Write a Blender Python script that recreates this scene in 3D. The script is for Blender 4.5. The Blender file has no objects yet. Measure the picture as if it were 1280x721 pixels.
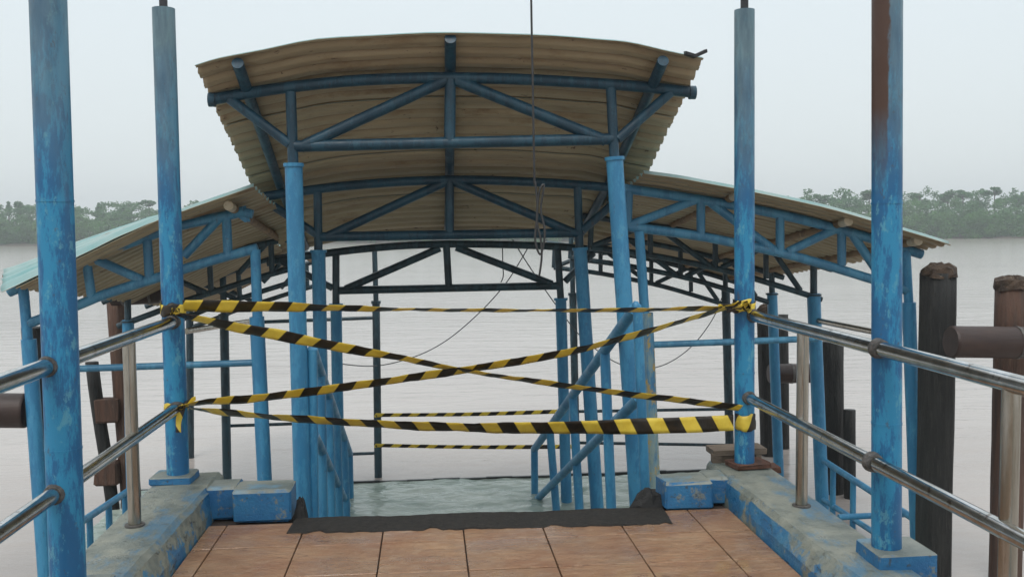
import bpy, math, random
import numpy as np
from mathutils import Vector, Matrix
R = math.radians
scene = bpy.context.scene
col = scene.collection

# ------------------------------------------------------------------ camera
F = 1200.0                                   # focal length in pixels of the 1280 px wide photograph
EYE = Vector((0, 0, 1.5))                    # eye 1.5 m above the deck tiles
YAW, PITCH, ROLL = R(5.0), R(3.45), R(0.5)
ROT = (Matrix.Rotation(-YAW, 3, 'Z') @ Matrix.Rotation(math.pi/2 - PITCH, 3, 'X') @ Matrix.Rotation(-ROLL, 3, 'Z'))
cam_data = bpy.data.cameras.new('camera'); cam = bpy.data.objects.new('camera', cam_data); col.objects.link(cam)
cam.matrix_world = Matrix.Translation(EYE) @ ROT.to_4x4()
cam_data.sensor_width = 36; cam_data.lens = 36*F/1280; cam_data.clip_end = 5000; cam_data.clip_start = 0.05
scene.camera = cam
scene.render.resolution_x, scene.render.resolution_y = 1024, 576

# ------------------------------------------------------------------ light
SUN_EL, SUN_AZ = R(58), R(200)               # azimuth measured clockwise from +Y
SUN_STRENGTH = 0.9
EXPOSURE = 0.42
world = bpy.data.worlds.new('World'); scene.world = world; world.use_nodes = True
wn, wl = world.node_tree.nodes, world.node_tree.links
wn.clear()
w_out = wn.new('ShaderNodeOutputWorld'); w_bg = wn.new('ShaderNodeBackground')
w_sky = wn.new('ShaderNodeTexSky'); w_sky.sky_type = 'NISHITA'; w_sky.sun_disc = False
w_sky.sun_elevation = SUN_EL; w_sky.sun_rotation = SUN_AZ; w_sky.dust_density = 6; w_sky.air_density = 1.0
w_tc = wn.new('ShaderNodeTexCoord'); w_sep = wn.new('ShaderNodeSeparateXYZ')
w_ramp = wn.new('ShaderNodeValToRGB')        # overcast layer: a little brighter towards the zenith
w_ramp.color_ramp.elements[0].position = 0.0; w_ramp.color_ramp.elements[0].color = (0.64, 0.688, 0.69, 1)
w_ramp.color_ramp.elements[1].position = 0.8; w_ramp.color_ramp.elements[1].color = (0.93, 0.97, 1.0, 1)
e = w_ramp.color_ramp.elements.new(0.22); e.color = (0.635, 0.70, 0.73, 1)
w_mul = wn.new('ShaderNodeVectorMath'); w_mul.operation = 'SCALE'; w_mul.inputs['Scale'].default_value = 10.0
w_mix = wn.new('ShaderNodeMix'); w_mix.data_type = 'RGBA'; w_mix.inputs['Factor'].default_value = 0.93
wl.new(w_tc.outputs['Generated'], w_sep.inputs[0]); wl.new(w_sep.outputs['Z'], w_ramp.inputs[0])
wl.new(w_ramp.outputs[0], w_mul.inputs[0])
wl.new(w_sky.outputs[0], w_mix.inputs['A']); wl.new(w_mul.outputs[0], w_mix.inputs['B'])
wl.new(w_mix.outputs['Result'], w_bg.inputs['Color']); w_bg.inputs['Strength'].default_value = 0.1
wl.new(w_bg.outputs[0], w_out.inputs['Surface'])
sun_d = bpy.data.lights.new('sun', 'SUN'); sun_d.energy = SUN_STRENGTH; sun_d.angle = R(25); sun_d.color = (1, 0.97, 0.92)
sun = bpy.data.objects.new('sun', sun_d); col.objects.link(sun)
sdir = Vector((math.sin(SUN_AZ)*math.cos(SUN_EL), math.cos(SUN_AZ)*math.cos(SUN_EL), math.sin(SUN_EL)))
sun.rotation_euler = sdir.to_track_quat('Z', 'Y').to_euler(); sun.location = sdir*40
vs = scene.view_settings; vs.view_transform = 'Standard'; vs.look = 'None'; vs.gamma = 1; vs.exposure = EXPOSURE
vs.use_curve_mapping = False

# ------------------------------------------------------------------ helpers: pixels to the place
def ray(px, py):
    return ROT @ Vector(((px-640)/F, (360.5-py)/F, -1))
def P(px, py, Y):                            # point seen at a photo pixel, on the plane at distance Y along the deck
    d = ray(px, py); return EYE + d*(Y/d.y)
def PZ(px, py, z):                           # point seen at a photo pixel, on a level at height z
    d = ray(px, py); return EYE + d*((z-EYE.z)/d.z)
def px_of(p):
    q = ROT.transposed() @ (Vector(p)-EYE)
    return (640 + F*q.x/-q.z, 360.5 - F*q.y/-q.z)
def rad(w, Y): return 0.5*w*Y/F              # radius of a tube that is w pixels wide
def down_to(a, b, z):                        # carry the line a-b on to height z
    t = (z-a.z)/(b.z-a.z); return a + (b-a)*t

# ------------------------------------------------------------------ helpers: objects
def root(name, loc, label, cat, group=None):
    o = bpy.data.objects.new(name, None); o.empty_display_size = 0.2
    o.location = loc; col.objects.link(o); tag(o, label, cat, group); return o
def tag(o, label=None, cat=None, group=None, kind=None):
    if label: o['label'] = label
    if cat: o['category'] = cat
    if group: o['group'] = group
    if kind: o['kind'] = kind
    return o
def origin_of(parent):
    v = Vector((0, 0, 0))
    while parent is not None:
        v += parent.location; parent = parent.parent
    return v
def obj(name, verts, faces, mat, parent=None, smooth=None, loc=None):
    """link one mesh object; verts come in world coordinates"""
    o0 = origin_of(parent) if parent is not None else (Vector(loc) if loc is not None else Vector((0, 0, 0)))
    me = bpy.data.meshes.new(name)
    me.from_pydata([tuple(Vector(v)-o0) for v in verts], [], faces)
    if smooth is not None:
        me.polygons.foreach_set('use_smooth', [bool(smooth)]*len(faces) if isinstance(smooth, bool) else [bool(s) for s in smooth])
    me.materials.append(mat); me.update()
    ob = bpy.data.objects.new(name, me); col.objects.link(ob)
    if parent is not None: ob.parent = parent
    else: ob.location = o0
    return ob
class MB:
    """collects shapes of one part"""
    def __init__(self): self.v = []; self.f = []; self.s = []
    def add(self, v, f, s):
        n = len(self.v); self.v += [Vector(x) for x in v]
        self.f += [tuple(i+n for i in q) for q in f]; self.s += (s if isinstance(s, list) else [s]*len(f))
        return self
    def tube(self, pts, r, n=14, cap=True):
        pts = [Vector(p) for p in pts]
        rs = r if isinstance(r, (list, tuple)) else [r]*len(pts)
        v = []; f = []; prev = None
        for i, p in enumerate(pts):
            t = (pts[min(i+1, len(pts)-1)]-pts[max(i-1, 0)]).normalized()
            if prev is None:
                up = Vector((0, 0, 1)) if abs(t.z) < 0.9 else Vector((0, 1, 0))
                a = t.cross(up).normalized()
            else:
                a = (prev - t*prev.dot(t)).normalized()
            prev = a; b = t.cross(a)
            for k in range(n):
                q = 2*math.pi*k/n
                v.append(p + (a*math.cos(q)+b*math.sin(q))*rs[i])
        for i in range(len(pts)-1):
            for k in range(n):
                f.append((i*n+k, i*n+(k+1) % n, (i+1)*n+(k+1) % n, (i+1)*n+k))
        self.add(v, f, True)
        if cap:
            m = len(pts)
            self.add(v[:n], [tuple(range(n))], False); self.add(v[(m-1)*n:], [tuple(reversed(range(n)))], False)
        return self
    def box(self, c, size, rz=0, jit=0, rnd=None, bev=0.0):
        c = Vector(c); sx, sy, sz = [s/2 for s in size]; M = Matrix.Rotation(rz, 3, 'Z')
        if bev <= 0:
            v = [c + M @ Vector((x*sx, y*sy, z*sz)) for z in (-1, 1) for x, y in ((-1, -1), (1, -1), (1, 1), (-1, 1))]
            f = [(3, 2, 1, 0), (4, 5, 6, 7), (0, 1, 5, 4), (1, 2, 6, 5), (2, 3, 7, 6), (3, 0, 4, 7)]
        else:
            v = []
            b = bev
            def ring(dx, dy, z):
                o = min(b, dx*0.9, dy*0.9)
                pts = [(-dx+o, -dy), (dx-o, -dy), (dx, -dy+o), (dx, dy-o), (dx-o, dy), (-dx+o, dy), (-dx, dy-o), (-dx, -dy+o)]
                return [c + M @ Vector((x, y, z)) for x, y in pts]
            v = ring(sx-b, sy-b, -sz) + ring(sx, sy, -sz+b) + ring(sx, sy, sz-b) + ring(sx-b, sy-b, sz)
            f = [tuple(reversed(range(8))), tuple(range(24, 32))]
            for k in range(3):
                for i in range(8):
                    f.append((k*8+i, k*8+(i+1) % 8, (k+1)*8+(i+1) % 8, (k+1)*8+i))
        if jit and rnd:
            v = [q + Vector((rnd.uniform(-jit, jit), rnd.uniform(-jit, jit), rnd.uniform(-jit, jit))) for q in v]
        return self.add(v, f, False)
    def build(self, name, mat, parent=None, loc=None):
        return obj(name, self.v, self.f, mat, parent, self.s, loc)
def tube(name, pts, r, mat, parent=None, n=14, loc=None):
    return MB().tube(pts, r, n).build(name, mat, parent, loc)
def spline(pts, k=6):
    pts = [Vector(p) for p in pts]; out = []
    for i in range(len(pts)-1):
        p0, p1, p2, p3 = pts[max(i-1, 0)], pts[i], pts[i+1], pts[min(i+2, len(pts)-1)]
        for j in range(k):
            t = j/k
            out.append(0.5*((2*p1)+(p2-p0)*t+(2*p0-5*p1+4*p2-p3)*t*t+(3*p1-p0-3*p2+p3)*t**3))
    out.append(pts[-1]); return out

# ------------------------------------------------------------------ helpers: materials
class NT:
    def __init__(self, name):
        self.m = bpy.data.materials.new(name); self.m.use_nodes = True
        self.n = self.m.node_tree.nodes; self.l = self.m.node_tree.links; self.n.clear()
        self.out = self.n.new('ShaderNodeOutputMaterial'); self.b = self.n.new('ShaderNodeBsdfPrincipled')
        self.l.new(self.b.outputs[0], self.out.inputs['Surface'])
        self.tc = self.n.new('ShaderNodeTexCoord')
    def link(self, a, b): self.l.new(a, b)
    def mapped(self, scale=(1, 1, 1), src='Object', loc=(0, 0, 0)):
        m = self.n.new('ShaderNodeMapping'); m.inputs['Scale'].default_value = scale; m.inputs['Location'].default_value = loc
        self.l.new(self.tc.outputs[src], m.inputs[0]); return m.outputs[0]
    def noise(self, vec, scale, detail=4, rough=0.55, dist=0.0):
        t = self.n.new('ShaderNodeTexNoise'); t.inputs['Scale'].default_value = scale; t.inputs['Detail'].default_value = detail
        t.inputs['Roughness'].default_value = rough; t.inputs['Distortion'].default_value = dist
        self.l.new(vec, t.inputs['Vector']); return t.outputs['Fac']
    def ramp(self, fac, a, b, lo=0.0, hi=1.0):
        r = self.n.new('ShaderNodeMapRange'); r.inputs['From Min'].default_value = a; r.inputs['From Max'].default_value = b
        r.inputs['To Min'].default_value = lo; r.inputs['To Max'].default_value = hi; r.clamp = True
        self.l.new(fac, r.inputs['Value']); return r.outputs[0]
    def math(self, op, a, b=None, clamp=False):
        m = self.n.new('ShaderNodeMath'); m.operation = op; m.use_clamp = clamp
        for i, x in enumerate((a, b)):
            if x is None: continue
            if isinstance(x, (int, float)): m.inputs[i].default_value = x
            else: self.l.new(x, m.inputs[i])
        return m.outputs[0]
    def mix(self, fac, a, b):
        m = self.n.new('ShaderNodeMix'); m.data_type = 'RGBA'
        for k, x in (('Factor', fac), ('A', a), ('B', b)):
            if isinstance(x, (int, float)): m.inputs[k].default_value = x
            elif isinstance(x, tuple): m.inputs[k].default_value = (*x, 1)
            else: self.l.new(x, m.inputs[k])
        return m.outputs['Result']
    def sep(self, vec):
        s = self.n.new('ShaderNodeSeparateXYZ'); self.l.new(vec, s.inputs[0]); return s.outputs
    def normal(self):
        g = self.n.new('ShaderNodeNewGeometry'); return self.sep(g.outputs['True Normal'])
    def rnd(self):
        return self.n.new('ShaderNodeObjectInfo').outputs['Random']
    def bump(self, h, strength=0.3, dist=0.01):
        b = self.n.new('ShaderNodeBump'); b.inputs['Strength'].default_value = strength; b.inputs['Distance'].default_value = dist
        self.l.new(h, b.inputs['Height']); self.l.new(b.outputs[0], self.b.inputs['Normal'])
    def done(self, color, rough=0.5, metal=0.0, spec=0.5):
        if isinstance(color, tuple): self.b.inputs['Base Color'].default_value = (*color, 1)
        else: self.l.new(color, self.b.inputs['Base Color'])
        if isinstance(rough, float): self.b.inputs['Roughness'].default_value = rough
        else: self.l.new(rough, self.b.inputs['Roughness'])
        self.b.inputs['Metallic'].default_value = metal; self.b.inputs['Specular IOR Level'].default_value = spec
        return self.m

def paint(name, base, dark, light, rust=0.3, post=False, rusty_side=False, yellow=False):
    t = NT(name)
    v = t.mapped((1.2, 1.2, 0.28)); vf = t.mapped((1, 1, 1))
    c = t.mix(t.ramp(t.noise(v, 8, 10, 0.78), 0.465, 0.52, 0, 0.9), base, dark)
    c = t.mix(t.ramp(t.noise(t.mapped((1, 1, 0.5), loc=(3, 7, 1)), 15, 10, 0.8), 0.57, 0.60, 0, 0.6), c, light)
    z = t.sep(t.tc.outputs['Object'])
    if post:                                 # the upper lengths were never repainted: older, greyer coat
        h = t.math('ADD', z[2], t.math('MULTIPLY', t.noise(t.mapped((6, 6, 1.6)), 1.2, 4), 1.3))
        c = t.mix(t.ramp(h, 2.0, 2.95, 0, 0.85), c, t.mix(t.ramp(t.noise(t.mapped((8, 8, 1.5)), 2.5, 5), 0.4, 0.65), (0.15, 0.225, 0.24), (0.075, 0.115, 0.13)))
    if rusty_side:
        side = t.math('ADD', t.ramp(z[0], -0.012, -0.06), t.math('MULTIPLY', t.noise(t.mapped((7, 7, 2)), 5, 9, 0.75), 0.9))
        up = t.ramp(z[2], 1.45, 1.8)
        c = t.mix(t.math('MULTIPLY', t.ramp(side, 1.12, 1.26), up), c, (0.062, 0.028, 0.016))
    chips = t.ramp(t.noise(t.mapped((1, 1, 0.55), loc=(9, 2, 4)), 26, 8, 0.75), 0.615, 0.64, 0, 1)
    c = t.mix(t.math('MULTIPLY', chips, rust), c, (0.085, 0.042, 0.024))
    if yellow:
        c = t.mix(t.ramp(t.noise(t.mapped((5, 5, 1.2)), 2.6, 8, 0.7), 0.40, 0.56, 0, 0.85), c, (0.25, 0.31, 0.26))
        c = t.mix(t.ramp(t.noise(t.mapped((9, 9, 4), loc=(1, 5, 2)), 1.6, 8, 0.75), 0.55, 0.60, 0, 0.85), c, (0.42, 0.27, 0.04))
    t.bump(t.noise(vf, 60, 4, 0.6), 0.25, 0.004)
    return t.done(c, t.ramp(t.noise(vf, 8, 3), 0.3, 0.7, 0.32, 0.6))

BLUE, BLUE_D, BLUE_L = (0.020, 0.215, 0.39), (0.008, 0.095, 0.235), (0.11, 0.33, 0.41)
M = {}
M['post'] = paint('post_paint', BLUE, BLUE_D, BLUE_L, 0.45, post=True)
M['post_rusty'] = paint('post_paint_rusted', BLUE, BLUE_D, BLUE_L, 0.45, post=True, rusty_side=True)
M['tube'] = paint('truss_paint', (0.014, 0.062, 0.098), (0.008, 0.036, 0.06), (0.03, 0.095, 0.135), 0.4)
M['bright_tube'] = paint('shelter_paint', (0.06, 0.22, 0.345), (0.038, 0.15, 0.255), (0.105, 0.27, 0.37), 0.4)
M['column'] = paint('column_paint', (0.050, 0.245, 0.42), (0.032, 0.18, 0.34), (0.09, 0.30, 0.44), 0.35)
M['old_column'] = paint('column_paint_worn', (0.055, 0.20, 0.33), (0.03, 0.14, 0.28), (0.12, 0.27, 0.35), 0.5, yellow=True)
M['dark_tube'] = paint('silhouette_dark_paint', (0.028, 0.065, 0.085), (0.014, 0.03, 0.04), (0.05, 0.10, 0.12), 0.6)  # darkness of the backlit rear trusses put into the paint colour

def m_block():
    t = NT('painted_concrete')
    v = t.mapped(); nz = t.normal()[2]
    blue = t.mix(t.ramp(t.noise(v, 6, 6, 0.65), 0.38, 0.62), (0.014, 0.105, 0.25), (0.022, 0.15, 0.31))
    blue = t.mix(t.ramp(t.noise(v, 16, 8, 0.75), 0.55, 0.62, 0, 0.8), blue, (0.19, 0.20, 0.16))
    blue = t.mix(t.ramp(t.noise(v, 30, 7, 0.75), 0.58, 0.64, 0, 0.8), blue, (0.045, 0.05, 0.05))
    top = t.mix(t.ramp(t.noise(v, 4, 6, 0.6), 0.35, 0.65), (0.25, 0.265, 0.235), (0.13, 0.155, 0.145))
    top = t.mix(t.ramp(t.noise(t.mapped(loc=(4, 2, 0)), 3, 6, 0.65), 0.52, 0.62, 0, 0.7), top, (0.13, 0.27, 0.38))
    top = t.mix(t.ramp(t.noise(v, 30, 5, 0.7), 0.62, 0.70, 0, 0.7), top, (0.06, 0.06, 0.05))
    edge = t.math('ADD', nz, t.math('MULTIPLY', t.math('SUBTRACT', t.noise(v, 20, 4), 0.5), 0.6))
    c = t.mix(t.ramp(edge, 0.45, 0.6), blue, top)
    t.bump(t.math('ADD', t.noise(v, 14, 6, 0.7), t.math('MULTIPLY', t.noise(v, 70, 4), 0.4)), 0.55, 0.012)
    return t.done(c, 0.55)
M['block'] = m_block()
def m_kerb():
    t = NT('kerb_concrete')
    v = t.mapped(); nz = t.normal()[2]
    peel = t.math('ADD', t.noise(t.mapped((1, 1, 1.0)), 3.2, 6, 0.65), t.math('MULTIPLY', t.noise(t.mapped((1, 1, 1), loc=(5, 5, 5)), 16, 8, 0.78), 0.42))
    side = t.mix(t.ramp(peel, 0.70, 0.735), t.mix(t.ramp(t.noise(v, 7, 5), 0.4, 0.6), (0.025, 0.14, 0.29), (0.05, 0.19, 0.32)), t.mix(t.ramp(t.noise(v, 18, 4), 0.4, 0.6), (0.24, 0.25, 0.20), (0.15, 0.17, 0.15)))
    side = t.mix(t.ramp(t.noise(t.mapped((1, 0.5, 1.3), loc=(2, 3, 1)), 15, 8, 0.75, 0.6), 0.58, 0.62, 0, 0.85), side, (0.04, 0.045, 0.045))
    top = t.mix(t.ramp(t.noise(v, 5, 6, 0.62), 0.35, 0.66), (0.28, 0.285, 0.235), (0.135, 0.16, 0.145))
    top = t.mix(t.ramp(t.noise(t.mapped((1.5, 0.6, 1), loc=(1, 2, 7)), 2.2, 9, 0.74), 0.49, 0.56, 0, 0.75), top, (0.07, 0.19, 0.30))
    top = t.mix(t.ramp(t.noise(v, 20, 8, 0.75, 0.5), 0.58, 0.66, 0, 0.75), top, (0.075, 0.075, 0.06))
    edge = t.math('ADD', nz, t.math('MULTIPLY', t.math('SUBTRACT', t.noise(v, 18, 4), 0.5), 0.7))
    c = t.mix(t.ramp(edge, 0.5, 0.7), side, top)
    t.bump(t.math('ADD', t.noise(v, 10, 8, 0.75), t.math('MULTIPLY', t.noise(v, 60, 4), 0.3)), 0.8, 0.02)
    return t.done(c, t.ramp(t.noise(v, 6, 4), 0.35, 0.65, 0.25, 0.6))
M['kerb'] = m_kerb()
def m_tile():
    t = NT('stamped_tile')
    v = t.mapped(src='Object'); g = t.n.new('ShaderNodeNewGeometry')
    mp = t.n.new('ShaderNodeMapping'); mp.inputs['Scale'].default_value = (1, 2.6, 1); t.link(g.outputs['Position'], mp.inputs[0])
    mp2 = t.n.new('ShaderNodeMapping'); mp2.inputs['Scale'].default_value = (1.2, 1.6, 1); t.link(g.outputs['Position'], mp2.inputs[0])
    c = t.mix(t.ramp(t.noise(mp2.outputs[0], 2.4, 6, 0.62), 0.36, 0.66), (0.275, 0.135, 0.068), (0.36, 0.215, 0.118))
    c = t.mix(t.ramp(t.noise(mp.outputs[0], 9, 9, 0.78, 0.6), 0.49, 0.60, 0, 0.6), c, (0.42, 0.285, 0.18))
    c = t.mix(t.ramp(t.noise(mp.outputs[0], 14, 9, 0.78, 1.0), 0.55, 0.62, 0, 0.6), c, (0.11, 0.058, 0.03))
    c = t.mix(t.math('MULTIPLY', t.rnd(), 0.28), c, (0.17, 0.09, 0.06))
    wet = t.noise(mp2.outputs[0], 1.7, 5, 0.6)
    h = t.math('ADD', t.noise(mp.outputs[0], 8, 6, 0.7, 0.8), t.math('MULTIPLY', t.noise(mp.outputs[0], 30, 4, 0.6), 0.45))
    t.bump(h, 0.9, 0.022)
    t.link(t.ramp(wet, 0.40, 0.58, 0.6, 0.05), t.b.inputs['Coat Weight']); t.b.inputs['Coat Roughness'].default_value = 0.08   # film of rain water
    return t.done(c, t.ramp(wet, 0.4, 0.6, 0.22, 0.6))
M['tile'] = m_tile()
def simple(name, a, b, scale=8, rough=0.6, stretch=(1, 1, 1), bump=0.3, metal=0.0, spots=None, bd=0.01):
    t = NT(name); v = t.mapped(stretch)
    c = t.mix(t.ramp(t.noise(v, scale, 6, 0.65), 0.36, 0.64), a, b)
    if spots: c = t.mix(t.ramp(t.noise(t.mapped(stretch, loc=(3, 1, 8)), scale*2.3, 5, 0.7), 0.58, 0.68, 0, 0.8), c, spots)
    t.bump(t.math('ADD', t.noise(v, scale*2, 5, 0.7), t.math('MULTIPLY', t.noise(v, scale*7, 3), 0.3)), bump, bd)
    return t.done(c, rough, metal)
M['grout'] = simple('deck_concrete', (0.025, 0.018, 0.013), (0.05, 0.035, 0.028), 12, 0.8)
M['mat'] = simple('bitumen_strip', (0.016, 0.014, 0.012), (0.042, 0.035, 0.028), 30, 0.75, (1, 2.0, 1), 1.0, 0, (0.13, 0.105, 0.08), 0.03)
M['rubble'] = simple('blackened_concrete', (0.008, 0.008, 0.008), (0.02, 0.019, 0.018), 14, 0.75, (1, 1, 1), 0.9)
M['steel'] = simple('stainless_steel', (0.42, 0.42, 0.40), (0.62, 0.63, 0.63), 9, 0.19, (1, 1, 1), 0.06, 1.0, (0.16, 0.11, 0.08), 0.003)
M['steel_dull'] = simple('brushed_steel', (0.27, 0.24, 0.19), (0.44, 0.41, 0.36), 7, 0.27, (6, 6, 0.5), 0.06, 1.0, (0.25, 0.20, 0.15), 0.003)
M['flange'] = simple('grimy_flange', (0.05, 0.048, 0.045), (0.16, 0.15, 0.14), 40, 0.55, (1, 1, 1), 0.7, 0.3, (0.10, 0.05, 0.03))
M['rod'] = simple('dark_rod', (0.012, 0.012, 0.014), (0.03, 0.03, 0.034), 20, 0.5)
M['black_pile'] = simple('tarred_pile', (0.007, 0.008, 0.008), (0.022, 0.022, 0.020), 7, 0.6, (3, 3, 0.4), 0.9, 0, (0.05, 0.048, 0.043), 0.03)
M['brown_pile'] = simple('weathered_timber', (0.11, 0.055, 0.035), (0.065, 0.04, 0.03), 5, 0.75, (4, 4, 0.4), 0.9, 0, (0.19, 0.14, 0.10), 0.02)
M['pile_top'] = simple('broken_pile_head', (0.085, 0.055, 0.035), (0.035, 0.024, 0.018), 16, 0.85, (1, 1, 1), 1.0, 0, (0.30, 0.25, 0.18), 0.02)
M['fender'] = simple('brown_fender', (0.022, 0.011, 0.009), (0.042, 0.022, 0.016), 6, 0.5, (0.5, 2, 2), 0.3, 0, (0.035, 0.022, 0.02))
M['wood'] = simple('grey_board', (0.20, 0.155, 0.115), (0.11, 0.085, 0.065), 9, 0.8, (0.6, 3, 3), 0.6, 0, (0.06, 0.045, 0.035))
M['rusty'] = simple('rusty_plate', (0.12, 0.05, 0.03), (0.06, 0.03, 0.02), 18, 0.8, (1, 1, 1), 0.8)
M['cable'] = simple('cable_sheath', (0.02, 0.02, 0.022), (0.04, 0.04, 0.04), 10, 0.6)
M['grey_cable'] = simple('grey_cable_sheath', (0.07, 0.075, 0.08), (0.10, 0.10, 0.105), 10, 0.6)
M['pvc'] = simple('cream_pipe', (0.55, 0.48, 0.36), (0.42, 0.33, 0.21), 9, 0.5, (1, 1, 1), 0.2, 0, (0.26, 0.16, 0.07))
M['rust_pipe'] = simple('rusted_pipe', (0.26, 0.16, 0.08), (0.15, 0.09, 0.05), 9, 0.7, (1, 1, 1), 0.4, 0, (0.36, 0.27, 0.16))
M['platform'] = simple('landing_concrete', (0.10, 0.11, 0.10), (0.17, 0.18, 0.16), 6, 0.7)
M['edge'] = simple('wet_edge', (0.02, 0.022, 0.022), (0.04, 0.042, 0.04), 10, 0.4)

def m_roof():
    t = NT('corrugated_sheet')
    g = t.n.new('ShaderNodeNewGeometry'); nz = t.sep(g.outputs['True Normal'])[2]
    def mp(s, l=(0, 0, 0)):
        m = t.n.new('ShaderNodeMapping'); m.inputs['Scale'].default_value = s; m.inputs['Location'].default_value = l
        t.link(g.outputs['Position'], m.inputs[0]); return m.outputs[0]
    under = t.mix(t.ramp(t.noise(mp((0.5, 3, 1)), 3, 6, 0.6), 0.36, 0.66), (0.41, 0.325, 0.205), (0.30, 0.235, 0.145))
    under = t.mix(t.ramp(t.noise(mp((0.9, 3.2, 1), (2, 4, 0)), 1.6, 9, 0.72), 0.54, 0.66, 0, 0.75), under, (0.20, 0.115, 0.05))
    under = t.mix(t.ramp(t.noise(mp((1.2, 3, 2), (7, 1, 3)), 9, 7, 0.75), 0.62, 0.66, 0, 0.9), under, (0.05, 0.022, 0.012))
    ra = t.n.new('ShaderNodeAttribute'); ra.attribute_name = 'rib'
    line = t.math('MULTIPLY', t.ramp(ra.outputs['Fac'], 0.20, 0.06), t.ramp(t.noise(mp((0.8, 6, 1), (3, 3, 3)), 2.5, 8, 0.72), 0.40, 0.58))  # groove shade put into the colour as dark, broken rusty lines
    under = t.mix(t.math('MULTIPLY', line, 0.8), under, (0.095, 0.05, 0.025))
    under = t.mix(t.math('MULTIPLY', t.rnd(), 0.35), under, (0.22, 0.15, 0.08))
    top = t.mix(t.ramp(t.noise(mp((0.6, 2, 1)), 4, 5, 0.6), 0.36, 0.64), (0.17, 0.33, 0.33), (0.30, 0.40, 0.385))
    top = t.mix(t.ramp(t.noise(mp((1, 4, 1), (1, 9, 2)), 5, 5, 0.7), 0.62, 0.70, 0, 0.8), top, (0.20, 0.11, 0.06))
    c = t.mix(t.ramp(nz, 0.12, 0.22), under, top)
    t.bump(t.noise(mp((1, 1, 1)), 30, 4), 0.2, 0.004)
    return t.done(c, 0.6)
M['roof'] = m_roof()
def m_water():
    t = NT('silty_water')
    g = t.n.new('ShaderNodeNewGeometry')
    def mp(s):
        m = t.n.new('ShaderNodeMapping'); m.inputs['Scale'].default_value = s; t.link(g.outputs['Position'], m.inputs[0]); return m.outputs[0]
    c = t.mix(t.ramp(t.noise(mp((0.05, 0.16, 1)), 1, 5, 0.6), 0.35, 0.65), (0.35, 0.312, 0.285), (0.425, 0.385, 0.355))
    h = t.math('ADD', t.math('MULTIPLY', t.noise(mp((0.7, 1.9, 1)), 1, 5, 0.6, 0.3), 1.0), t.math('MULTIPLY', t.noise(mp((3, 7, 1)), 1, 4, 0.55), 0.16))
    t.bump(h, 0.28, 0.10)
    t.b.inputs['IOR'].default_value = 1.33
    return t.done(c, 0.14)
M['water'] = m_water()
def m_flood():
    t = NT('clear_flood_water')
    g = t.n.new('ShaderNodeNewGeometry')
    def mp(s):
        m = t.n.new('ShaderNodeMapping'); m.inputs['Scale'].default_value = s; t.link(g.outputs['Position'], m.inputs[0]); return m.outputs[0]
    c = t.mix(t.ramp(t.noise(mp((0.8, 1.6, 1)), 2, 5, 0.6), 0.35, 0.65), (0.24, 0.31, 0.27), (0.38, 0.44, 0.39))
    h = t.math('ADD', t.noise(mp((1.6, 3.2, 1)), 2.2, 4, 0.55, 0.5), t.math('MULTIPLY', t.noise(mp((3, 6, 1)), 3, 3), 0.3))
    t.bump(h, 0.5, 0.05)
    t.b.inputs['IOR'].default_value = 1.33
    return t.done(c, 0.07)
M['flood'] = m_flood()
def m_tape(name, worn):
    t = NT(name)
    uv = t.sep(t.tc.outputs['UV'])
    s = t.math('ADD', uv[0], t.math('MULTIPLY', uv[1], -0.045))
    f = t.math('FRACT', t.math('DIVIDE', s, 0.186))
    k = t.ramp(f, 0.487, 0.513)
    k2 = t.ramp(f, 0.0, 0.02)
    y = t.mix(t.ramp(t.noise(t.mapped(), 20, 4), 0.35, 0.65), (0.88, 0.68, 0.09), (0.80, 0.58, 0.06))
    b = t.mix(t.ramp(t.noise(t.mapped(), 14, 4), 0.35, 0.65), worn, (0.012, 0.010, 0.008))
    c = t.mix(t.math('SUBTRACT', k2, k), b, y)
    t.bump(t.noise(t.mapped((4, 4, 1)), 9, 4), 0.35, 0.01)
    # thin plastic film: some light comes through
    t.done(c, 0.32)
    tr = t.n.new('ShaderNodeBsdfTranslucent'); t.link(c, tr.inputs['Color'])
    mx = t.n.new('ShaderNodeMixShader'); mx.inputs[0].default_value = 0.22
    t.link(t.b.outputs[0], mx.inputs[1]); t.link(tr.outputs[0], mx.inputs[2]); t.link(mx.outputs[0], t.out.inputs['Surface'])
    return t.m
M['tape'] = m_tape('barrier_tape_film', (0.045, 0.028, 0.012))

# ================================================================== THE SETTING
WATER = -1.10
# water and the land on the far side
def grid_sheet(name, x0, x1, y0, y1, z, mat, nx=8, ny=8, kind='structure'):
    v = []; f = []
    for j in range(ny+1):
        for i in range(nx+1):
            v.append((x0+(x1-x0)*i/nx, y0+(y1-y0)*j/ny, z))
    for j in range(ny):
        for i in range(nx):
            a = j*(nx+1)+i; f.append((a, a+1, a+nx+2, a+nx+1))
    return tag(obj(name, v, f, mat), kind=kind)
water = grid_sheet('river_water', -700, 700, -300, 420, WATER, M['water'])
tag(water, 'wide calm silty grey brown river reaching the wooded far bank', None)
SL, SR = PZ(0, 308.0, WATER), PZ(1280, 298.0, WATER)
sdx = (SR-SL); sdx.z = 0; sdx.normalize()
sdy = Vector((-sdx.y, sdx.x, 0))
def shore(s, d, z): return SL + sdx*s + sdy*d + Vector((0, 0, z-WATER))
M['mud'] = simple('bank_mud', (0.06, 0.055, 0.04), (0.10, 0.085, 0.06), 0.3, 0.8)
rs = random.Random(5)
bv = []; bf = []; NB = 120
for i in range(NB+1):
    s = -330 + 900*i/NB
    w = rs.uniform(-1.5, 1.5)
    for d, z in ((-1+w, WATER-0.6), (0.5+w, WATER+0.25), (6, WATER+0.9), (60, WATER+2.5), (330, WATER+6)):
        bv.append(shore(s, d, z))
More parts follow.
